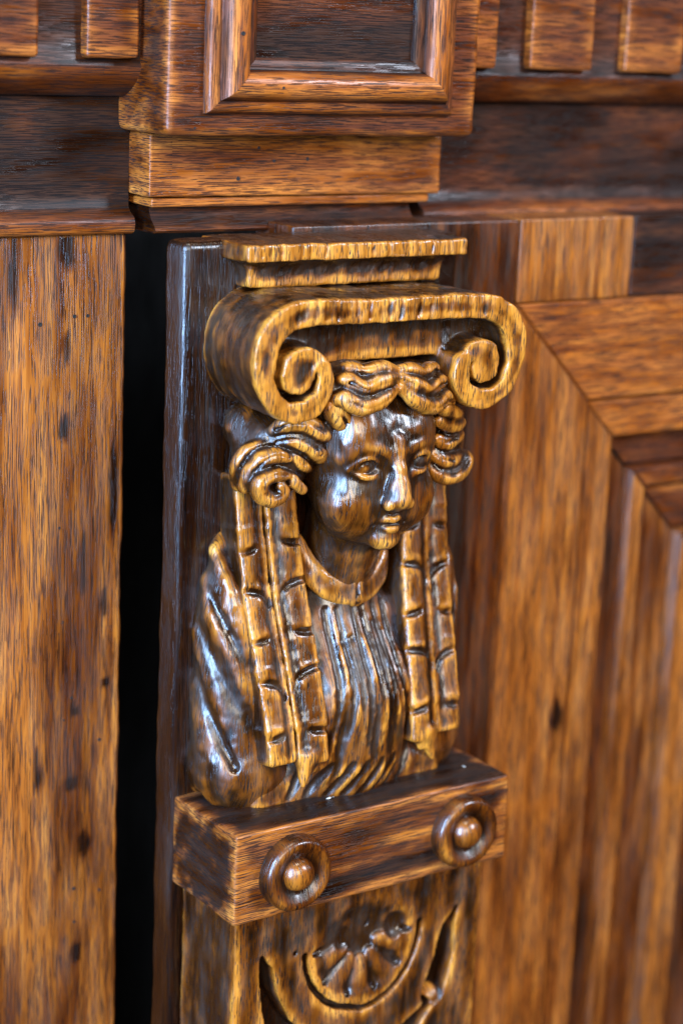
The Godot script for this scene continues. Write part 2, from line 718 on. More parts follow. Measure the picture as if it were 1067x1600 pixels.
# ---------------------------------------------------------------- the scene
func _ready() -> void:
	# camera
	var cam := Camera3D.new()
	cam.name = "camera"
	var at := CameraAttributesPhysical.new()
	at.frustum_focal_length = 46.73
	at.exposure_aperture = 4.6
	at.frustum_focus_distance = 0.598
	cam.attributes = at
	add_child(cam)
	cam.transform = Transform3D(Basis(Vector3(0.8193, 0.0422, 0.5718), Vector3(0.1046, 0.9695, -0.2215), Vector3(-0.5637, 0.2413, 0.7899)).orthonormalized(), Vector3(-0.2998, 0.2392, 0.5263))
	cam.fov = 28.81
	cam.near = 0.02
	cam.far = 20.0
	cam.current = true
	# the room's light: a tall window on the left, one farther to the right, a ceiling lamp
	var we := WorldEnvironment.new()
	we.name = "surroundings"
	var env := Environment.new()
	env.background_mode = Environment.BG_COLOR
	env.background_color = Color(0.16, 0.16, 0.175)
	env.tonemap_mode = Environment.TONE_MAPPER_LINEAR
	env.tonemap_exposure = 0.84
	env.sdfgi_enabled = true
	env.ssao_enabled = true
	env.ssil_enabled = true
	we.environment = env
	add_child(we)
	var mid := Vector3(0.05, 0.08, 0.05)
	area("left_window_light", Vector3(-1.5, 0.45, 0.75), mid, Vector2(0.5, 1.3), 17.0, Color(0.62, 0.79, 1.0))
	area("right_window_light", Vector3(1.15, 1.15, 1.5), mid, Vector2(0.45, 0.7), 5.0, Color(0.86, 0.92, 1.0))
	area("front_room_light", Vector3(-0.9, 0.9, 2.3), mid, Vector2(1.6, 1.0), 10.0, Color(1.0, 0.97, 0.92))
	area("ceiling_light", Vector3(0.0, 2.0, 0.6), mid, Vector2(0.5, 0.5), 2.0, Color(1.0, 0.96, 0.88))
	noise.seed = 11
	noise.frequency = 0.05
	noise.fractal_octaves = 3
	noise.fractal_gain = 0.55
	fine.seed = 23
	fine.frequency = 0.16
	fine.fractal_octaves = 2
	tool_marks.seed = 8
	tool_marks.noise_type = FastNoiseLite.TYPE_CELLULAR
	tool_marks.cellular_return_type = FastNoiseLite.RETURN_DISTANCE
	tool_marks.fractal_type = FastNoiseLite.FRACTAL_NONE
	tool_marks.frequency = 0.22
	make_textures()
	build_cabinet()
	build_door()
	build_pilaster()


func build_cabinet() -> void:
	var t := thing("cabinet", "old oak cabinet with panelled frieze, plain stile at left and mitred door boards at right", "cabinet")
	# upright stile at the left and, dark behind the door, the inside of the carcass
	plank("corner_stile", t, Vector3(-0.092, -0.22, -0.032), Vector3(-0.0005, 0.1722, -0.012), oak("upright", 1), 0.0012, 0.72, 0.1, 0.45, 1, 0.0006)
	plank("side_board", t, Vector3(-0.16, -0.3, -0.034), Vector3(-0.0925, 0.1722, -0.014), oak("upright", 2), 0.0012, 0.85, 0.1, 0.5)
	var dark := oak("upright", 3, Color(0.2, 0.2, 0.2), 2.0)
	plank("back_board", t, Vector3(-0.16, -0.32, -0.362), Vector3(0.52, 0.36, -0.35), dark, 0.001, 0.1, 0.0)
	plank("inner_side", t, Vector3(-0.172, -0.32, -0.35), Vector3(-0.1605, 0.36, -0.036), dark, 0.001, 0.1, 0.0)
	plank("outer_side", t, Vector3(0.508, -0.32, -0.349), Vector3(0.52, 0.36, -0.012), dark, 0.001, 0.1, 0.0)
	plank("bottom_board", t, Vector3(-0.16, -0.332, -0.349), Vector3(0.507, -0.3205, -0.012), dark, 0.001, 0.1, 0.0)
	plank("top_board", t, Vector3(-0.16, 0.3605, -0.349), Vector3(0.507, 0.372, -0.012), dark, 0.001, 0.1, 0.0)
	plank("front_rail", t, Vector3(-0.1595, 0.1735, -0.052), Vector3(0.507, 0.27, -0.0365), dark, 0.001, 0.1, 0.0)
	var pit := worm_pit()
	for e in [[-29.9, 145.3, -12], [-18.3, 147.2, -12], [-13.9, 147.2, -12], [-22.9, 81.2, -12], [-21.7, 50.4, -12], [-18.1, 24.7, -12], [-20.7, 17.6, -12], [-7.9, 8.8, -12], [-16.6, -41.4, -12], [-7.2, -44.0, -12], [-16.3, -53.3, -12], [44.2, 194.6, 0], [38.4, 198.6, 0], [56.6, 195.1, 0], [31.2, 189.2, 0], [5.4, 205.6, 16.5], [31.0, 217.9, 24.1], [16.4, 233.1, 24.1]]:
		var hole := put("worm_hole", pit, t, Vector3(e[0], e[1], e[2] + 0.16) * MM)
		hole.rotation.z = e[0]
		hole.scale = Vector3.ONE * (0.75 + 0.25 * sin(e[1]))
	# the long frieze, left and right of the block: hollow board, rounded overhang with tongues above it
	for s in 2:
		var x0 := -0.20 if s == 0 else 0.1101
		var x1 := -0.0002 if s == 0 else 0.507
		var low := [Vector2(0.1722, -0.034), Vector2(0.1722, -0.0095), Vector2(0.1732, -0.0082), Vector2(0.1755, -0.0078), Vector2(0.1772, -0.0085), Vector2(0.1785, -0.0108), Vector2(0.180, -0.0122), Vector2(0.186, -0.0124), Vector2(0.196, -0.0124), Vector2(0.206, -0.0122), Vector2(0.2128, -0.0120), Vector2(0.2128, -0.034)]
		var wl := [0.3, 0.95, 0.9, 0.7, 0.55, 0.45, 0.2, 0.22, 0.25, 0.22, 0.2, 0.1]
		put("lower_frieze", build_mesh(moulding(low, x0, x1, 0, 0, Vector3(0.1 + s, 0, 0), wl, 0.003), oak("level", 1 + s)), t)
		var up := [Vector2(0.2131, -0.034), Vector2(0.2131, -0.0096), Vector2(0.2138, -0.0076), Vector2(0.2152, -0.0052), Vector2(0.2172, -0.0026), Vector2(0.2195, -0.0006), Vector2(0.2215, 0.0006), Vector2(0.2225, 0.0006), Vector2(0.2235, -0.0002), Vector2(0.235, -0.0004), Vector2(0.252, -0.0004), Vector2(0.266, -0.0004), Vector2(0.266, -0.034)]
		var wu := [0.2, 0.3, 0.55, 0.6, 0.6, 0.6, 0.5, 0.3, 0.2, 0.3, 0.35, 0.35, 0.2]
		var fr := put("upper_frieze", build_mesh(moulding(up, x0, x1, 0, 0, Vector3(0.4 + s, 0, 0), wu, 0.003), oak("level", 3 + s)), t)
		var spots := [[-0.0655, -0.0383], [-0.0232, -0.0055]] if s == 0 else [[0.1138, 0.1285], [0.1428, 0.1708], [0.1855, 0.2128], [0.228, 0.2555]]
		for e in spots:
			plank("tongue", fr, Vector3(e[0], 0.2243, -0.003), Vector3(e[1], 0.262, 0.0034), oak("level", 2 + s), 0.0014, 0.6, 0.25, 0.5, 0, 0.0005)
	# the block that breaks forward over the pilaster, with its moulded frame
	var blk := plank("projecting_block", t, Vector3(-0.004, 0.2032, -0.03), Vector3(0.1105, 0.268, 0.0165), oak("level", 5), 0.0026, 0.5, 0.5, 0.55, 0, 0.0006)
	blk.set_meta("label", "square projecting block with moulded frame")
	plank("inset_panel", blk, Vector3(-0.03, -0.01, 0.0), Vector3(0.03, 0.034, 0.0012), oak("level", 6), 0.0003, 0.2, 0.0, 0.4, 0)
	var f := [Vector2(0.0, -0.0004), Vector2(0.0003, 0.0018), Vector2(0.0012, 0.0030), Vector2(0.0026, 0.0034), Vector2(0.0038, 0.0034), Vector2(0.0044, 0.0044), Vector2(0.0056, 0.0066), Vector2(0.0075, 0.0076), Vector2(0.0098, 0.0076), Vector2(0.0118, 0.0066), Vector2(0.0128, 0.0048), Vector2(0.0132, 0.0032), Vector2(0.0140, 0.0030), Vector2(0.0156, 0.0030), Vector2(0.0166, 0.0022), Vector2(0.0168, -0.0004)]
	var wf := [0.3, 0.55, 0.65, 0.6, 0.35, 0.3, 0.75, 1.0, 1.0, 0.85, 0.5, 0.25, 0.4, 0.4, 0.3, 0.2]
	var bw := 0.0910
	# block centre in world: (0.05225, 0.2356, -0.00675); its face is at +0.02325 in its own axes
	var zf := 0.02325
	var frame_at := Vector3(0.0534 - 0.05325, 0.2097 - 0.2356, zf)
	var bottom := put("frame_moulding", build_mesh(moulding(f, -bw / 2, bw / 2, 1, -1, Vector3(0.2, 0.2, 0), wf, 0.002), oak("level", 7)), blk, frame_at)
	for s in 2:
		var side := put("frame_moulding", build_mesh(moulding(f, 0.0, 0.06, 1, 0, Vector3(0.5 + s, 0, 0), wf, 0.002) if s else moulding(f, -0.06, 0.0, 0, -1, Vector3(0.7, 0, 0), wf, 0.002), oak("level", 8 + s)), blk)
		side.position = frame_at + Vector3(bw / 2 if s else -bw / 2, 0, 0)
		side.rotation.z = PI / 2 if s else -PI / 2
	for c in blk.get_children():
		if c.name == "inset_panel":
			c.position = Vector3(0.0002, 0.012, zf + 0.0004)
	# under the block: board, fillet and small cove, each a little shorter
	plank("projecting_board", t, Vector3(0.0, 0.1838, -0.028), Vector3(0.1098, 0.2028, 0.0), oak("level", 9), 0.0009, 0.55, 0.45, 0.5, 0, 0.0005)
	plank("fillet", t, Vector3(0.0022, 0.1806, -0.028), Vector3(0.1072, 0.1835, -0.0022), oak("level", 4), 0.0008, 0.6, 0.5, 0.5, 0, 0.0004)
	var cove := [Vector2(0.1727, -0.028), Vector2(0.1727, -0.0035), Vector2(0.1735, -0.0026), Vector2(0.1748, -0.0034), Vector2(0.1768, -0.0056), Vector2(0.1788, -0.0068), Vector2(0.1803, -0.0070), Vector2(0.1803, -0.028)]
	put("cove_moulding", build_mesh(moulding(cove, 0.004, 0.1025, 0, 0, Vector3(0.9, 0, 0), [0.2, 0.7, 0.6, 0.35, 0.3, 0.3, 0.2, 0.1], 0.003), oak("level", 6)), t)


func build_door() -> void:
	var t := Node3D.new()
	t.name = "door"
	t.set_meta("label", "door of mitred boards in stepped frames")
	get_node("cabinet").add_child(t)
	var z := 0.0115
	plank("door_stile", t, Vector3(0.045, -0.26, -0.011), Vector3(0.1362, 0.1755, z - 0.0006), oak("upright", 4), 0.0008, 0.36, 0.1, 0.4)
	plank("rail_block", t, Vector3(0.1366, 0.1472, -0.011), Vector3(0.1878, 0.1757, z), oak("upright", 5), 0.0008, 1.0, 0.1, 0.4, 0, 0.0004, "golden inlaid block")
	plank("rail_block", t, Vector3(0.1882, 0.1472, -0.011), Vector3(0.245, 0.1757, z), oak("level", 2), 0.0008, 0.3, 0.1, 0.5, 0, 0.0004, "dark red-brown inlaid block")
	plank("rail_block", t, Vector3(0.2454, 0.1472, -0.011), Vector3(0.42, 0.1757, z), oak("upright", 6), 0.0008, 0.6, 0.1, 0.5, 0, 0.0004)
	# nested mitred frames: offset of each line from the outer corner, height and wear of the board inside it
	var lines := [0.0, 0.0362, 0.0508, 0.0640, 0.0720, 0.0905, 0.106]
	var tops := [z, z - 0.0014, 0.0025, 0.0066, 0.0030, 0.0076]
	var tone := [[0.85, 0.92], [0.74, 0.95], [0.40, 0.32], [0.82, 0.6], [0.45, 0.5], [0.8, 0.8]]
	var o := Vector2(0.1368, 0.1468)
	var far_x := 0.42
	var low_y := -0.26
	for i in lines.size() - 1:
		var a: float = lines[i] + (0.0006 if i else 0.0)
		var b: float = lines[i + 1] - 0.0006
		var seed_at := Vector3(i * 0.37, 0, 0)
		var nm := "frame_board" if i < 2 else "inner_frame_board"
		put(nm, build_mesh(mitred([o + Vector2(a, -a - 0.0003), Vector2(o.x + a, low_y), Vector2(o.x + b, low_y), o + Vector2(b, -b - 0.0003)], tops[i], -0.011, tone[i][0], 0.15, 1, seed_at), oak("upright", 6 + i)), t)
		put(nm, build_mesh(mitred([o + Vector2(a + 0.0003, -a), Vector2(far_x, o.y - a), Vector2(far_x, o.y - b), o + Vector2(b + 0.0003, -b)], tops[i], -0.011, tone[i][1], 0.15, 0, seed_at), oak("level", 5 + i)), t)
	var e: float = lines[-1]
	plank("panel", t, Vector3(o.x + e, low_y, -0.011), Vector3(far_x, o.y - e, 0.005), oak("upright", 7), 0.0005, 0.5, 0.1)


func build_pilaster() -> void:
	var t := thing("caryatid_pilaster", "carved caryatid pilaster on the door with scroll capital, woman's bust and studded bracket", "pilaster")
	var wood := oak("carved", 0)
	# rounded backing board on the door's edge
	plank("backing_board", t, Vector3(-0.0012, -0.26, 0.0118), Vector3(0.1015, 0.1733, 0.0235), oak("upright", 8, Color.WHITE, 0.6), 0.0026, -0.16, 0.25, 0.5, 1, 0.0007)
	build_capital(t, wood)
	build_figure(t, wood)
	build_bracket(t)
	build_shaft(t)
	# crumbs of wax and dust left on the ledge
	var pale := plain(Color(0.62, 0.58, 0.52), 0.9)
	var spots := [[40.7, 48.6, 1.0], [29.3, 40.5, 0.8], [44.9, 47.8, 0.8], [72.7, 50.4, 0.5], [95.8, 47.5, 0.9], [42.6, 48.4, 0.7]]
	for i in spots.size():
		var e: Array = spots[i]
		var bits := [ell(Vector3.ZERO, Vector3(1.0, 0.45, 0.6) * e[2], 0.4), ell(Vector3(0.6, 0.1, 0.3) * e[2], Vector3(0.5, 0.5, 0.5) * e[2], 0.3)]
		var o := carve("crumb", bits, Vector3(-2, -2, -2), Vector3(2, 2, 2), t, pale, 0.22, 0.5)
		o.position = Vector3(e[0], 0.5, e[1]) * MM
		o.rotation.y = i * 1.3


func build_capital(t: Node3D, wood: Material) -> void:
	var ab := []
	ab.append(rbox(Vector3(52.5, 170.9, 24), Vector3(40.8, 2.7, 13.8), 0.9, 0.5))
	ab.append(rbox(Vector3(52.5, 165, 21), Vector3(36.0, 5.5, 10.0), 1.5, 6.0))
	for i in 24:
		var x := 14.0 + i * 3.3 + 0.7 * sin(i * 5.3)
		ab.append(rbox(Vector3(x, 171.8 + 0.8 * sin(i * 1.9), 38.2 + 0.45 * sin(i * 3.7)), Vector3(0.28 + 0.16 * sin(i * 4.3), 3.0, 0.75), 0.15, 0.6, Basis(Vector3(0, 0, 1), 0.12 * sin(i * 2.1)), true))
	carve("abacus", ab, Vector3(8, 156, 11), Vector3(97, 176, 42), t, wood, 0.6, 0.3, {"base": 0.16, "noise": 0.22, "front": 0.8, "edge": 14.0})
	var ps := []
	var zf := 58.0
	var right := [Vector2(52.5, 155.6), Vector2(66, 155.7), Vector2(80, 155.6), Vector2(88, 154.8), Vector2(93.6, 152.3), Vector2(97.2, 148.2), Vector2(98.5, 143.2), Vector2(98.2, 138.0), Vector2(96.2, 133.0), Vector2(92.8, 129.2), Vector2(88.4, 127.2), Vector2(83.8, 127.4), Vector2(80.0, 129.8), Vector2(78.0, 133.8), Vector2(78.6, 138.2)]
	var rr := [3.2, 3.3, 3.4, 3.5, 3.6, 3.6, 3.6, 3.5, 3.5, 3.4, 3.4, 3.3, 3.2, 3.2, 3.0]
	right = smooth2(right, 4)
	rr = smooth1(rr, 4).map(func(v): return v + 0.5)
	var left := []
	for p: Vector2 in right:
		left.append(Vector2(105.0 - p.x - 0.4, p.y + 0.9 * clampf((p.x - 60) / 30.0, 0, 1)))
	for side in [right, left]:
		var band := flat(side, rr, 22, zf, 0.7, 0.6)
		band.flare = 0.0026
		ps.append(band)
	# the rolls' eyes and the cushion between the scrolls
	ps.append(flat([Vector2(85.0, 135.9), Vector2(85.3, 135.9)], [9.3, 9.3], 22, zf - 0.6, 0.9, 1.2))
	ps.append(flat([Vector2(20.0, 137.0), Vector2(20.2, 137.0)], [9.3, 9.3], 22, zf - 0.6, 0.9, 1.2))
	ps.append(rbox(Vector3(52.5, 146.2, 34), Vector3(40, 7.0, 14.6), 1.4, 2.5))
	# back of the barrels, a little slimmer
	# spiral grooves
	for s in 2:
		var g := [Vector2(93.3, 141.5), Vector2(94.2, 137.0), Vector2(92.6, 132.6), Vector2(89.4, 130.6), Vector2(85.4, 130.4), Vector2(82.0, 132.4), Vector2(80.9, 135.6), Vector2(81.2, 137.6)]
		if s:
			g = g.map(func(p): return Vector2(105.0 - p.x, p.y + 1.0))
		ps.append(flat(g, [1.5, 1.25, 1.05, 0.95, 0.85, 0.75, 0.6, 0.3], 46.5, 64, 0.3, 0.8, true))
	# tool marks along the front of the band
	for i in 26:
		var x := 17.0 + i * 2.85 + 0.8 * sin(i * 4.7)
		ps.append(rbox(Vector3(x, 156.4 + 1.2 * sin(i * 1.7), 58.5 + 0.4 * sin(i * 3.3)), Vector3(0.26 + 0.14 * sin(i * 5.1), 3.6, 0.9), 0.15, 0.8, Basis(Vector3(0, 0, 1), -0.1 + 0.16 * sin(i * 2.9)), true))
	for i in 14:
		var x := 26.0 + i * 4.0 + 1.6 * sin(i * 3.7)
		ps.append(rbox(Vector3(x, 143, 49.6), Vector3(0.2, 3.6, 0.7), 0.1, 0.4, Basis(Vector3(0, 0, 1), 0.35 * sin(i * 2.9)), true))
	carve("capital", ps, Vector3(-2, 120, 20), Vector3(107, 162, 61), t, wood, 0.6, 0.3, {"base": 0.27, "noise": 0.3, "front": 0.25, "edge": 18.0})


func build_figure(t: Node3D, wood: Material) -> void:
	var c := 52.5
	# --- body: head, neck and bust under the dress
	var ps := []
	var hx := c + 0.9
	ps.append(ell(Vector3(hx, 110, 41), Vector3(20.6, 25, 19.2), 2.0))
	for s in [1, -1]:
		ps.append(ell(Vector3(hx - 9.6 * s, 117, 46.6), Vector3(10.2, 14, 12.6), 4.0))
	ps.append(ell(Vector3(hx, 94.5, 46), Vector3(17.4, 12.8, 12.6), 5.0))
	for s in [1, -1]:
		ps.append(ell(Vector3(hx - 11.6 * s, 96.8, 49.8), Vector3(8.4, 9.0, 7.8), 4.0))
	ps.append(ell(Vector3(hx - 0.6, 85.8, 54.6), Vector3(5.4, 4.4, 4.6), 2.5))
	ps.append(cap(Vector3(c, 88, 36), Vector3(c, 64, 29), 12.5, 12.5, 2.0))
	for s in [1, -1]:
		# eye sockets under a crisp brow, cheek folds beside the nose
		ps.append(ell(Vector3(hx - 9.6 * s, 108.6, 62.4), Vector3(6.2, 4.6, 5.4), 1.0, Vector3.ZERO, true))
		ps.append(ell(Vector3(hx - 4.6 * s, 107.2, 62.6), Vector3(2.3, 4.6, 3.2), 1.6, Vector3(0, 0, 8 * s), true))
		ps.append(cap(Vector3(hx - 5.4 * s, 101.5, 61.4), Vector3(hx - 8.6 * s, 93.5, 60.2), 1.3, 0.9, 1.8, true))
	for s in [1, -1]:
		ps.append(ell(Vector3(hx - 10.2 * s, 108.9, 54.6), Vector3(4.4, 3.2, 3.6), 0.4))
		var lid := [Vector4(5.2, 108.4, 57.2, 0.5), Vector4(7.4, 110.9, 58.4, 0.8), Vector4(10.0, 111.9, 58.6, 0.85), Vector4(12.8, 110.8, 57.4, 0.75), Vector4(15.2, 107.9, 54.6, 0.5)]
		var low := [Vector4(5.4, 107.8, 57.0, 0.5), Vector4(8.0, 106.0, 57.8, 0.85), Vector4(11.4, 105.9, 57.2, 0.85), Vector4(15.0, 107.7, 54.6, 0.5)]
		for l in [lid, low]:
			lock(ps, l.map(func(v): return Vector4(hx - v.x * s, v.y, v.z + 0.1, v.w * 1.1)), 0.9)
		ps.append(ell(Vector3(hx - 9.6 * s, 109.1, 59.0), Vector3(1.2, 1.2, 1.0), 0.4, Vector3.ZERO, true))
		
	for s in [1, -1]:
		var brow := [Vector4(3.6, 113.4, 58.8, 0.8), Vector4(8.2, 114.9, 58.6, 0.9), Vector4(12.8, 114.2, 56.4, 0.9), Vector4(16.6, 111.4, 52.4, 0.8)]
		lock(ps, brow.map(func(v): return Vector4(hx - v.x * s, v.y, v.z, v.w)), 2.2)
	ps.append(cap(Vector3(hx, 116.0, 57.4), Vector3(hx, 108.0, 60.2), 2.6, 2.3, 2.0))
	ps.append(cap(Vector3(hx, 108.0, 60.2), Vector3(hx, 98.9, 62.2), 2.4, 3.1, 1.0))
	ps.append(ell(Vector3(hx, 101.0, 59.6), Vector3(4.4, 6.4, 4.2), 1.4))
	for s in [1, -1]:
		ps.append(ell(Vector3(hx - 3.4 * s, 97.4, 60.4), Vector3(2.1, 2.2, 2.6), 1.4))
		ps.append(ell(Vector3(hx - 2.2 * s, 94.9, 62.4), Vector3(1.0, 1.0, 1.2), 0.4, Vector3.ZERO, true))
	var lip := [Vector4(-6.0, 89.6, 56.4, 0.7), Vector4(-2.8, 91.0, 58.9, 1.2), Vector4(0, 90.7, 59.8, 1.2), Vector4(2.8, 91.0, 58.9, 1.2), Vector4(6.0, 89.6, 56.4, 0.7)]
	var under := [Vector4(-4.6, 88.5, 57.0, 0.7), Vector4(-2.0, 87.8, 58.8, 1.2), Vector4(0, 87.6, 59.2, 1.3), Vector4(2.0, 87.8, 58.8, 1.2), Vector4(4.6, 88.5, 57.0, 0.7)]
	var gap := [Vector4(-6.6, 89.0, 57.4, 0.55), Vector4(-2.4, 89.4, 60.2, 0.5), Vector4(0, 89.0, 61.0, 0.5), Vector4(2.4, 89.4, 60.2, 0.5), Vector4(6.6, 89.0, 57.4, 0.55)]
	lock(ps, lip.map(func(v): return Vector4(hx - 0.4 + v.x * 0.82, v.y + 1.3, v.z - 0.5, v.w * 0.86)), 1.0)
	lock(ps, under.map(func(v): return Vector4(hx - 0.4 + v.x * 0.82, v.y + 1.3, v.z - 0.5, v.w * 0.86)), 1.0)
	lock(ps, gap.map(func(v): return Vector4(hx - 0.4 + v.x * 0.9, v.y + 1.3, v.z - 0.5, v.w * 0.7)), 0.4, true)
	ps.append(cap(Vector3(hx - 0.2, 94.2, 61.6), Vector3(hx - 0.3, 92.2, 61.2), 0.7, 0.7, 0.6, true))
	ps.append(cap(Vector3(hx - 3.0, 86.0, 60.6), Vector3(hx + 2.0, 86.0, 60.6), 1.0, 1.0, 1.2, true))
	# bust
	ps.append(cap(Vector3(c, 64, 21), Vector3(c, 30, 31), 17.0, 25.5, 4.0))
	ps.append(cap(Vector3(c, 30, 31), Vector3(c, 15, 30), 25.5, 24.5, 4.0))
	ps.append(cap(Vector3(c, 15, 30), Vector3(c, 2, 27), 24.5, 19.5, 4.0))
	ps.append(rbox(Vector3(c, 30, 27), Vector3(40, 31, 13), 6.0, 8.0))
	# base of the dress where it meets the bracket
	ps.append(rbox(Vector3(c, 3, 30), Vector3(37, 6, 14.5), 4.0, 5.0))
	# folds of the dress fanning down from the collar
	var rng := RandomNumberGenerator.new()
	rng.seed = 5
	var solid := ps.duplicate()
	for i in 11:
		var u := (i - 5) / 5.0
		var x0 := c + u * 11.0 + rng.randf_range(-0.7, 0.7)
		var x1 := c + u * 17.5 + rng.randf_range(-1.5, 1.5)
		var y0 := 60.5 if i % 2 == 0 else rng.randf_range(38, 56)
		var y1 := rng.randf_range(1.0, 8.0) if i % 3 else rng.randf_range(12, 26)
		var bend := rng.randf_range(-1.2, 1.2)
		var r := rng.randf_range(1.2, 2.0)
		var g := []
		for j in 7:
			var y := lerpf(y0, y1, j / 6.0)
			var f := (60.5 - y) / 58.0
			var x := lerpf(x0, x1, f) + bend * sin(f * 5.0)
			var deep := 1.15 * sin(PI * clampf(j / 6.0 + 0.12, 0.0, 1.0)) + 0.1
			g.append(Vector4(x, y, front_z(solid, x, y) + r - deep, r))
		lock(ps, g, 0.35, true, 2)
	for i in 8:
		var x := 31.0 + i * 5.9 + rng.randf_range(-1.0, 1.0)
		var g := []
		for j in 4:
			var y := 0.5 + j * 4.0
			var xx := x - 2.6 + j * 1.7
			g.append(Vector4(xx, y, front_z(solid, xx, y) + 1.6 - (1.5 if j in [1, 2] else 0.6), 1.6))
		lock(ps, g, 0.3, true, 2)
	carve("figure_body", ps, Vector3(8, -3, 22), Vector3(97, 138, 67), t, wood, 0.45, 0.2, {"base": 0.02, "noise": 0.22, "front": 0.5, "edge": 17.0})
	var body := t.get_node("figure_body") as MeshInstance3D
	body.set_meta("label", "carved woman's head and bust")
	# --- hair: waves over the brow parted in the middle, side locks swept back into a curl
	var waves := [
		[[Vector4(52.9, 136.8, 57.5, 1.6), Vector4(46.8, 138.5, 58.0, 2.3), Vector4(41.2, 137.4, 56.5, 2.3), Vector4(37.3, 138.3, 54.5, 2.0), Vector4(35.7, 136.8, 51.0, 1.6)],
			[Vector4(51.7, 135.5, 58.8, 1.6), Vector4(45.9, 135.2, 59.6, 2.5), Vector4(40.0, 133.5, 58.5, 2.6), Vector4(35.4, 135.7, 56.0, 2.3), Vector4(34.1, 133.6, 52.0, 1.8)],
			[Vector4(50.8, 132.4, 59.3, 1.6), Vector4(45.9, 129.9, 60.0, 2.5), Vector4(39.2, 128.1, 59.2, 2.7), Vector4(34.6, 130.3, 56.8, 2.6), Vector4(33.2, 128.2, 53.0, 2.0)]],
		[[Vector4(53.4, 137.2, 57.5, 1.6), Vector4(57.0, 137.4, 58.0, 2.2), Vector4(62.2, 135.6, 57.0, 2.3), Vector4(67.1, 136.8, 55.5, 2.0), Vector4(70.7, 135.7, 53.0, 1.6)],
			[Vector4(53.3, 135.4, 58.8, 1.6), Vector4(57.8, 133.5, 59.4, 2.4), Vector4(63.5, 131.0, 58.6, 2.5), Vector4(68.6, 132.5, 56.8, 2.3), Vector4(73.0, 132.6, 54.0, 1.8)],
			[Vector4(53.5, 132.2, 59.2, 1.6), Vector4(59.7, 128.1, 59.6, 2.5), Vector4(66.9, 126.0, 58.2, 2.6), Vector4(72.9, 127.6, 56.0, 2.3), Vector4(77.8, 125.2, 52.0, 1.8)]]]
	var sides := [
		[[Vector4(31.8, 127.1, 53.5, 2.0), Vector4(34.6, 124.8, 53.0, 3.0), Vector4(37.9, 121.1, 52.0, 2.4), Vector4(38.6, 118.0, 50.5, 1.8)],
			[Vector4(18.5, 119.6, 44.0, 1.6), Vector4(21.2, 121.8, 46.5, 2.3), Vector4(26.5, 121.8, 48.5, 2.6), Vector4(31.7, 118.9, 50.0, 2.6), Vector4(36.1, 116.5, 50.0, 1.8)],
			[Vector4(18.9, 116.0, 44.0, 1.5), Vector4(23.3, 116.9, 46.5, 2.2), Vector4(28.0, 115.2, 48.0, 2.4), Vector4(32.1, 111.7, 48.5, 2.2), Vector4(34.4, 108.8, 47.5, 1.4)],
			[Vector4(20.1, 113.1, 46.0, 1.0), Vector4(24.2, 111.3, 47.0, 1.5), Vector4(27.8, 108.6, 47.4, 1.6), Vector4(31.3, 105.7, 46.6, 1.2)],
			[Vector4(21.8, 111.5, 47.0, 1.4), Vector4(17.9, 112.6, 46.5, 2.1), Vector4(14.2, 110.9, 44.5, 2.6), Vector4(11.9, 107.1, 42.5, 2.5), Vector4(10.7, 102.9, 41.0, 2.0)],
			[Vector4(18.8, 114.7, 43.5, 1.3), Vector4(15.1, 114.7, 42.0, 1.8), Vector4(11.9, 112.6, 40.0, 2.2), Vector4(10.5, 108.3, 38.0, 2.3), Vector4(11.2, 102.3, 36.5, 1.8)],
			[Vector4(21.6, 106.3, 47.0, 1.5), Vector4(16.6, 106.9, 47.4, 2.0), Vector4(13.0, 105.1, 46.6, 2.3), Vector4(13.7, 101.2, 45.8, 2.4), Vector4(17.4, 99.3, 46.0, 2.3), Vector4(20.7, 100.7, 46.6, 1.9), Vector4(19.8, 103.3, 47.0, 1.5)],
			[Vector4(23.1, 106.5, 46.5, 1.2), Vector4(24.5, 104.0, 47.0, 1.7), Vector4(27.8, 101.1, 46.5, 1.4)]],
		[[Vector4(74.3, 123.8, 53.0, 2.2), Vector4(79.5, 121.2, 51.0, 2.4), Vector4(84.2, 119.8, 48.0, 1.8)],
			[Vector4(74.7, 119.4, 51.5, 1.8), Vector4(79.9, 117.6, 50.0, 2.5), Vector4(85.8, 116.8, 47.0, 2.0)],
			[Vector4(75.1, 113.2, 50.0, 1.6), Vector4(78.4, 111.9, 49.5, 2.4), Vector4(83.8, 112.3, 47.0, 2.2), Vector4(88.4, 112.3, 44.0, 1.6)],
			[Vector4(74.9, 108.8, 48.5, 1.6), Vector4(77.5, 106.4, 49.0, 2.4), Vector4(82.3, 105.3, 48.0, 2.3), Vector4(88.1, 106.0, 45.0, 1.8)],
			[Vector4(75.4, 104.9, 47.5, 1.6), Vector4(77.6, 101.6, 48.5, 2.4), Vector4(82.7, 100.6, 48.0, 2.6), Vector4(87.8, 102.1, 46.5, 2.6), Vector4(90.5, 104.4, 45.0, 2.3), Vector4(88.9, 105.7, 44.0, 1.6)]]]
	for s in 2:
		var w := []
		var l0: Array = waves[s]
		for l: Array in l0:
			lock(w, l.map(func(v): return Vector4(v.x, v.y, v.z - 0.5, v.w * 1.22)), 0.5, false, 4)
			# a chisel cut or two along each strand
			lock(w, l.map(func(v): return Vector4(v.x, v.y - v.w * 0.2, v.z + v.w * 1.22 - 0.5, 0.36)), 0.35, true, 3)
		w.append(ell(Vector3(40, 133, 46.5) if s == 0 else Vector3(66, 131, 46.5), Vector3(13, 7.5, 10.5), 0.6))
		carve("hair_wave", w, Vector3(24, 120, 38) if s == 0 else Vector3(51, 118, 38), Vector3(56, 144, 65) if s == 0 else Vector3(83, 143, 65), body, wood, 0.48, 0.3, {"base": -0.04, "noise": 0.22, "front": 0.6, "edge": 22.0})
		var k := []
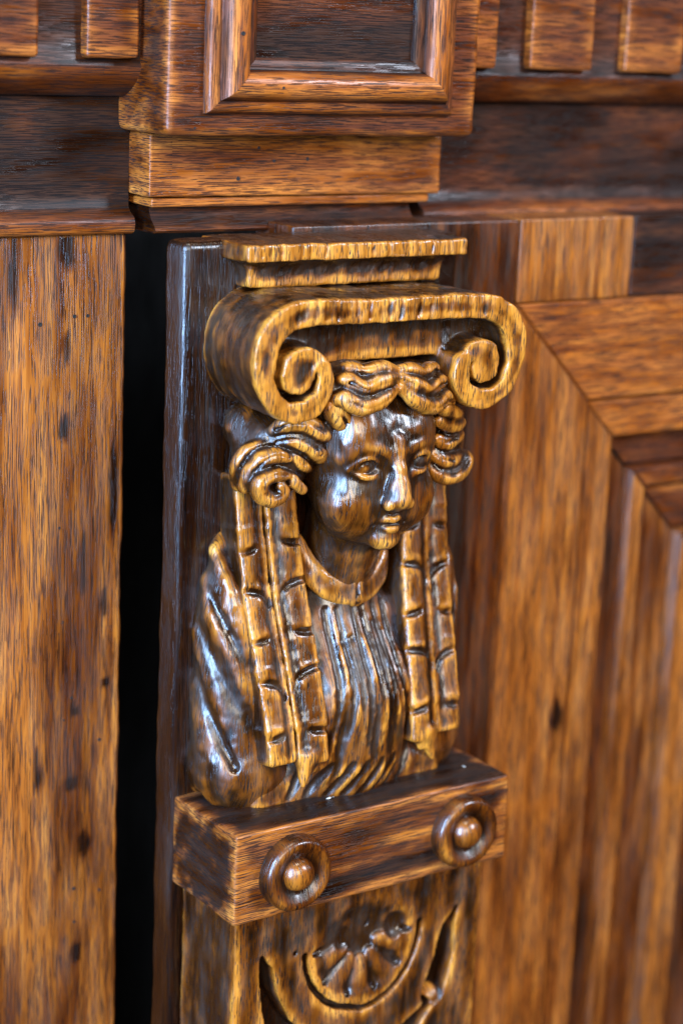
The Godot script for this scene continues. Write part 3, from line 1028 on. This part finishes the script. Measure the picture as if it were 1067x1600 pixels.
		k.append(ell(Vector3(23.5, 111, 35.8) if s == 0 else Vector3(81.5, 110, 36), Vector3(12.6, 14.0, 11.6), 0.8))
		k.append(ell(Vector3(33, 119, 42) if s == 0 else Vector3(73, 117, 42), Vector3(6, 9, 8), 0.6))
		if s == 0:
			k.append(ell(Vector3(18, 118, 30), Vector3(7, 8, 9), 2.0))
		var l1: Array = sides[s]
		for l2: Array in l1:
			var l: Array = l2.map(func(v): return Vector4(v.x, v.y, v.z, v.w * 1.28))
			if s == 0 and l[-1].x > 30.0 and l[-1].y < 117.5:
				l[-1] += Vector4(1.5, 0.8, -5.0, 0.6)
				l[-2] += Vector4(0.0, 0.0, -0.8, 0.2)
			lock(k, l, 0.6, false, 4)
			if l.size() > 3:
				lock(k, l.slice(0, -1).map(func(v): return Vector4(v.x - v.w * 0.2, v.y + v.w * 0.2, v.z + v.w * 0.97, 0.36)), 0.35, true, 3)
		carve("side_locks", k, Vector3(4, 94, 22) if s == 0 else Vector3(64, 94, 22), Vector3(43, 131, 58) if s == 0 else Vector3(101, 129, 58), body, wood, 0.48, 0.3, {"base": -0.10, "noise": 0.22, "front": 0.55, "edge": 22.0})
	# --- collar round the neck with a round boss
	var co := []
	for row in 4:
		var up := row * 1.9
		var ring := [Vector4(36.6, 76.0 + up, 33.5, 1.6), Vector4(38.4 + row * 0.2, 69.4 + up, 37.8, 1.7), Vector4(42.2 + row * 0.2, 65.2 + up, 40.2 - row * 0.2, 1.8), Vector4(47.2, 62.9 + up, 41.6 - row * 0.3, 1.9), Vector4(52.5, 62.2 + up, 42.2 - row * 0.35, 1.9)]
		ring = ring.map(func(v): return Vector4(v.x, v.y, v.z - 1.5 + 1.1 * clampf((v.x - 40.0) / 12.0, 0.0, 1.0), v.w))
		lock(co, ring, 2.0, false, 4)
		lock(co, mirrored(ring), 2.0, false, 4)
	co.append(ell(Vector3(53.0, 65.4, 42.4), Vector3(2.6, 2.6, 1.3), 0.3))
	for i in 9:
		var a := -1.25 + i * 0.31
		co.append(cap(Vector3(c + 13.5 * sin(a), 77.5 - 8.0 * cos(a), 43.0), Vector3(c + 16.5 * sin(a), 78.5 - 18.0 * cos(a), 43.6), 0.35, 0.35, 0.4, true))
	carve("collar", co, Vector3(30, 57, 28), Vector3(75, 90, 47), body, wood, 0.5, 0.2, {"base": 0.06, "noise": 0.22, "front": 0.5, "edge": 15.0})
	# --- four lappets: long leaf-notched strips hanging from the hair, two a side
	for s in [1, -1]:
		for inner in 2:
			var st := []
			var path := [Vector3(16.6, 104, 33.6), Vector3(17.2, 88, 36.0), Vector3(17.9, 70, 39.2), Vector3(19.2, 46, 46.4), Vector3(20.2, 28, 51.6), Vector3(20.6, 17.5, 53.4)]
			var hw := [4.1, 4.2, 4.4, 4.6, 4.6, 4.4]
			if inner:
				path = [Vector3(26.6, 104, 36.4), Vector3(27.2, 88, 38.6), Vector3(28.2, 70, 41.8), Vector3(29.8, 46, 48.4), Vector3(30.8, 28, 53.2), Vector3(31.0, 16.5, 54.8)]
				hw = [4.8, 5.0, 5.2, 5.4, 5.2, 4.6]
			for i in 5:
				var a: Vector3 = mx(path[i], s)
				var b: Vector3 = mx(path[i + 1], s)
				var yv := (a - b).normalized()
				var xv := Vector3(1, 0, 0.08 * s)
				xv = (xv - yv * xv.dot(yv)).normalized()
				var zv := xv.cross(yv)
				var bs := Basis(xv, yv, zv)
				var w: float = (hw[i] + hw[i + 1]) * 0.5 + 0.45
				var deep := 6.5
				st.append(rbox((a + b) * 0.5 - zv * deep, Vector3(w, (a - b).length() * 0.5 + 0.9, deep), 1.3, 1.2, bs))
				# a soft hollow along the inner half of each strip
				var off: Vector3 = xv * (w * 0.62 * (1.0 if inner == 0 else -1.0) * s)
				st.append(cap(a + off + zv * 1.5, b + off + zv * 1.5, 2.5, 2.5, 0.7, true))
			# end: flat for the outer strip, a pointed tongue for the inner one
			if inner:
				var tip := mx(Vector3(27.4, 9.0, 53.6), s)
				st.append(cap(mx(Vector3(29.6, 17.5, 51.4), s), tip, 3.9, 1.0, 1.2))
				st.append(cap(mx(Vector3(32.6, 18.5, 51.4), s), mx(Vector3(31.4, 13.5, 52.4), s), 3.2, 1.6, 1.2))
			# leaf notches, alternately turned
			var ys := [81.0, 69.0, 54.0, 42.0, 25.0] if inner == 0 else [83.0, 71.0, 56.0, 44.5, 26.0]
			for i in ys.size():
				var y: float = ys[i]
				var p := Vector3()
				for j in 5:
					if y <= path[j].y and y >= path[j + 1].y:
						p = path[j].lerp(path[j + 1], (path[j].y - y) / (path[j].y - path[j + 1].y))
				var outward := -1.0 if inner == 0 else 1.0
				lock(st, [Vector4(-4.6, -6.2, 0.3, 0.35), Vector4(-3.4, -2.9, 0.2, 0.85), Vector4(-0.4, -0.5, 0.2, 1.15), Vector4(5.6, 0.4, -0.3, 1.0)].map(func(v): return Vector4(mx(p, s).x - outward * s * (-v.x - 0.4), p.y + v.y * (1.0 if i % 2 else -1.0), p.z + v.z, v.w)), 0.3, true)
			var xl := 10.0 if inner == 0 else 19.5
			var xh := 27.0 if inner == 0 else 38.5
			carve("lappet", st, Vector3(xl if s > 0 else 105 - xh, 5, 20), Vector3(xh if s > 0 else 105 - xl, 107, 60), body, wood, 0.55, 0.2, {"base": 0.06, "noise": 0.22, "front": 0.55, "edge": 15.0})
	# --- sleeves: gathered cloth at either side
	for s in [1, -1]:
		var sl := []
		sl.append(cap(mx(Vector3(18.0, 60, 25), s), mx(Vector3(19.5, 10, 29), s), 12.2, 16.0, 3.0))
		sl.append(cap(mx(Vector3(18.0, 60, 25), s), mx(Vector3(16.0, 80, 23), s), 12.2, 5.0, 3.0))
		sl.append(cap(mx(Vector3(19.0, 10, 29), s), mx(Vector3(19.5, -2, 27), s), 16.0, 13.0, 3.0))
		for l in [
			[Vector4(10.5, 79, 26, 2.0), Vector4(11.5, 68, 34, 3.6), Vector4(15.5, 52, 39, 3.0)],
			[Vector4(8.8, 70, 26, 2.6), Vector4(9.4, 57, 33, 4.4), Vector4(14.0, 42, 38.6, 4.2), Vector4(18.5, 30, 42, 2.6)],
			[Vector4(7.4, 54, 25, 3.0), Vector4(8.8, 40, 31, 4.4), Vector4(13.6, 26, 37.5, 4.0), Vector4(18.0, 15, 40, 2.4)],
			[Vector4(7.0, 36, 25, 3.0), Vector4(8.6, 20, 31, 5.0), Vector4(13.0, 6, 36, 3.6)]]:
			lock(sl, (l if s > 0 else mirrored(l)).map(func(v): return Vector4(v.x, v.y, v.z, v.w * 0.78)), 5.0, false, 4)
		for g in [
			[Vector4(5.6, 69, 29, 0.8), Vector4(8.4, 57, 37.5, 1.0), Vector4(13.5, 43, 43.4, 0.8)],
			[Vector4(4.0, 57, 27, 0.8), Vector4(5.4, 46, 35.0, 1.1), Vector4(11.0, 30, 42.5, 0.9)],
			[Vector4(3.2, 44, 27, 0.8), Vector4(4.4, 31, 33.5, 1.2), Vector4(10.0, 14, 41.5, 0.9)],
			[Vector4(7.6, 62, 36.5, 0.5), Vector4(10.4, 52, 40.5, 0.6), Vector4(13.6, 44, 43.0, 0.4)]]:
			lock(sl, g if s > 0 else mirrored(g), 1.6, true, 4)
		for e in [[Vector3(6, -2, 28), 5.0], [Vector3(22, -2, 46), 6.0]]:
			sl.append(ell(mx(e[0], s), Vector3(e[1], 6.0, 5.0), 1.0, Vector3.ZERO, true))
		carve("sleeve", sl, Vector3(1, -2, 20) if s > 0 else Vector3(69, -2, 20), Vector3(36, 88, 50) if s > 0 else Vector3(104, 88, 50), body, wood, 0.55, 0.24, {"base": 0.05, "noise": 0.22, "front": 0.35, "edge": 14.0})


func build_bracket(t: Node3D) -> void:
	mottle = 0.55
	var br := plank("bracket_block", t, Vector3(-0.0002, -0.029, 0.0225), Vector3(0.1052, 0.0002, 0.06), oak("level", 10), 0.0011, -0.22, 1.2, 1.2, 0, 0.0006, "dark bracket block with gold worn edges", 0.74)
	br.set_meta("label", "dark bracket block with gold worn edges")
	mottle = 0.12
	var turned := oak("carved", 2, Color(0.80, 0.73, 0.68), 0.75)
	for s in 2:
		var at := Vector3(0.0203 if s == 0 else 0.0857, -0.0150, 0.0)
		var ring := [Vector2(0.0, 0.0035), Vector2(0.0042, 0.0032), Vector2(0.0055, 0.0030), Vector2(0.0068, 0.0036), Vector2(0.0086, 0.0048), Vector2(0.0100, 0.0052), Vector2(0.0112, 0.0047), Vector2(0.0119, 0.0034), Vector2(0.0121, 0.0015), Vector2(0.0121, -0.001)]
		var wr := [0.2, 0.2, 0.15, 0.25, 0.5, 0.62, 0.55, 0.4, 0.2, 0.1]
		var o := put("rosette", build_mesh(lathe(ring, wr, 56, s * 3.0), turned), t, at + Vector3(0, 0, 0.0601))
		var boss: Array = []
		var wb := []
		for i in 11:
			var a := i / 10.0 * PI * 0.5
			boss.append(Vector2(0.0055 * sin(a), 0.0048 * cos(a) + 0.0026))
			wb.append(0.72 - 0.4 * pow(i / 10.0, 3.0))
		boss.append(Vector2(0.0055, 0.0018))
		wb.append(0.1)
		put("boss", build_mesh(lathe(boss, wb, 40, s + 7.0), turned), o)


# a beetle's hole: a small dark cup with a raised rim
func worm_pit() -> ArrayMesh:
	var cup := [Vector2(0.0, 0.00004), Vector2(0.0004, 0.00008), Vector2(0.00056, 0.0002), Vector2(0.00066, 0.0002), Vector2(0.00078, -0.0006)]
	return build_mesh(lathe(cup, [0.0, 0.0, 0.0, 0.0, 0.0], 12, 1.0), plain(Color(0.008, 0.006, 0.005), 0.9))


# profile: (radius, height along +z), from the centre outwards
func lathe(profile: Array, wears: Array, n: int, sd: float) -> Array:
	var vs := PackedVector3Array()
	var ns := PackedVector3Array()
	var cs := PackedColorArray()
	var idx := PackedInt32Array()
	for i in profile.size():
		var p: Vector2 = profile[i]
		var d: Vector2 = (profile[mini(i + 1, profile.size() - 1)] - profile[maxi(i - 1, 0)]).normalized()
		for j in n + 1:
			var a := TAU * j / n
			var v := Vector3(p.x * cos(a), p.x * sin(a), p.y)
			v *= 1.0 + 0.02 * noise.get_noise_3dv(v * 2000.0 + Vector3(sd * 40.0, 0, 0))
			vs.append(v)
			ns.append(Vector3(-d.y * cos(a), -d.y * sin(a), d.x).normalized())
			cs.append(patina(wears[i] + 0.4 * noise.get_noise_3d(v.x * 2500.0 + sd * 50.0, v.y * 800.0, v.z * 2500.0)))
	for i in profile.size() - 1:
		for j in n:
			var a := i * (n + 1) + j
			idx.append_array([a, a + 1, a + n + 2, a, a + n + 2, a + n + 1])
	return faced([vs, ns, cs, idx])


func build_shaft(t: Node3D) -> void:
	var ps := []
	ps.append(rbox(Vector3(51.3, -75, 40), Vector3(48.3, 47, 16), 1.0, 0.5))
	# half-round fan: a sunk field ringed by a groove, with petals
	var fc := Vector2(52.0, -46.5)
	ps.append(ell(Vector3(fc.x, fc.y - 4, 58.4), Vector3(20.5, 17.5, 5.6), 0.6, Vector3.ZERO, true))
	var arc := []
	for i in 15:
		var a := PI * (1.02 + 0.98 * i / 14.0)
		arc.append(Vector2(fc.x + 22.6 * cos(a), fc.y + 25.5 * sin(a) * (0.96 if i < 7 else 1.0)))
	ps.append(flat(arc, [0.95], 51.5, 60, 0.4, 0.6, true))
	for i in 5:
		var a := PI * (1.12 + 0.76 * i / 4.0)
		var d := Vector2(cos(a), sin(a))
		ps.append(ell(Vector3(fc.x + d.x * 13.5, fc.y + d.y * 15.0, 53.6), Vector3(8.6, 3.9, 2.2), 0.6, Vector3(0, 0, rad_to_deg(a))))
	for i in 6:
		var a := PI * (1.03 + 0.94 * i / 5.0)
		var d := Vector2(cos(a), sin(a))
		ps.append(cap(Vector3(fc.x + d.x * 8, fc.y + d.y * 9, 55.8), Vector3(fc.x + d.x * 18.5, fc.y + d.y * 20.5, 54.6), 0.5, 1.1, 0.6, true))
	for x in [45.5, 65.0]:
		ps.append(ell(Vector3(x, -45.8, 56.5), Vector3(4.6, 5.0, 4.0), 0.6, Vector3.ZERO, true))
	# sunk slots at either side of the arch, ending in a drop
	ps.append(flat([Vector2(13.4, -44.5), Vector2(15.0, -50), Vector2(16.8, -60), Vector2(21, -72), Vector2(30, -84)], [0.6, 2.4, 3.0, 4.8, 6.0], 45, 60, 0.4, 0.6, true))
	ps.append(flat([Vector2(89.6, -45.0), Vector2(86.6, -52), Vector2(85.2, -62), Vector2(81.5, -74)], [0.5, 2.6, 3.9, 4.6], 45, 60, 0.4, 0.6, true))
	ps.append(ell(Vector3(83.6, -77.5, 50.0), Vector3(4.4, 4.4, 5.0), 0.5))
	ps.append(flat([Vector2(80, -78), Vector2(73, -84), Vector2(62, -92)], [1.6, 3.2, 4.2], 45, 60, 0.4, 0.6, true))
	for e in [Vector2(54.7, -43.6), Vector2(25.6, -46.0)]:
		ps.append(cap(Vector3(e.x, e.y, 52), Vector3(e.x, e.y, 60), 0.75, 0.75, 0.2, true))
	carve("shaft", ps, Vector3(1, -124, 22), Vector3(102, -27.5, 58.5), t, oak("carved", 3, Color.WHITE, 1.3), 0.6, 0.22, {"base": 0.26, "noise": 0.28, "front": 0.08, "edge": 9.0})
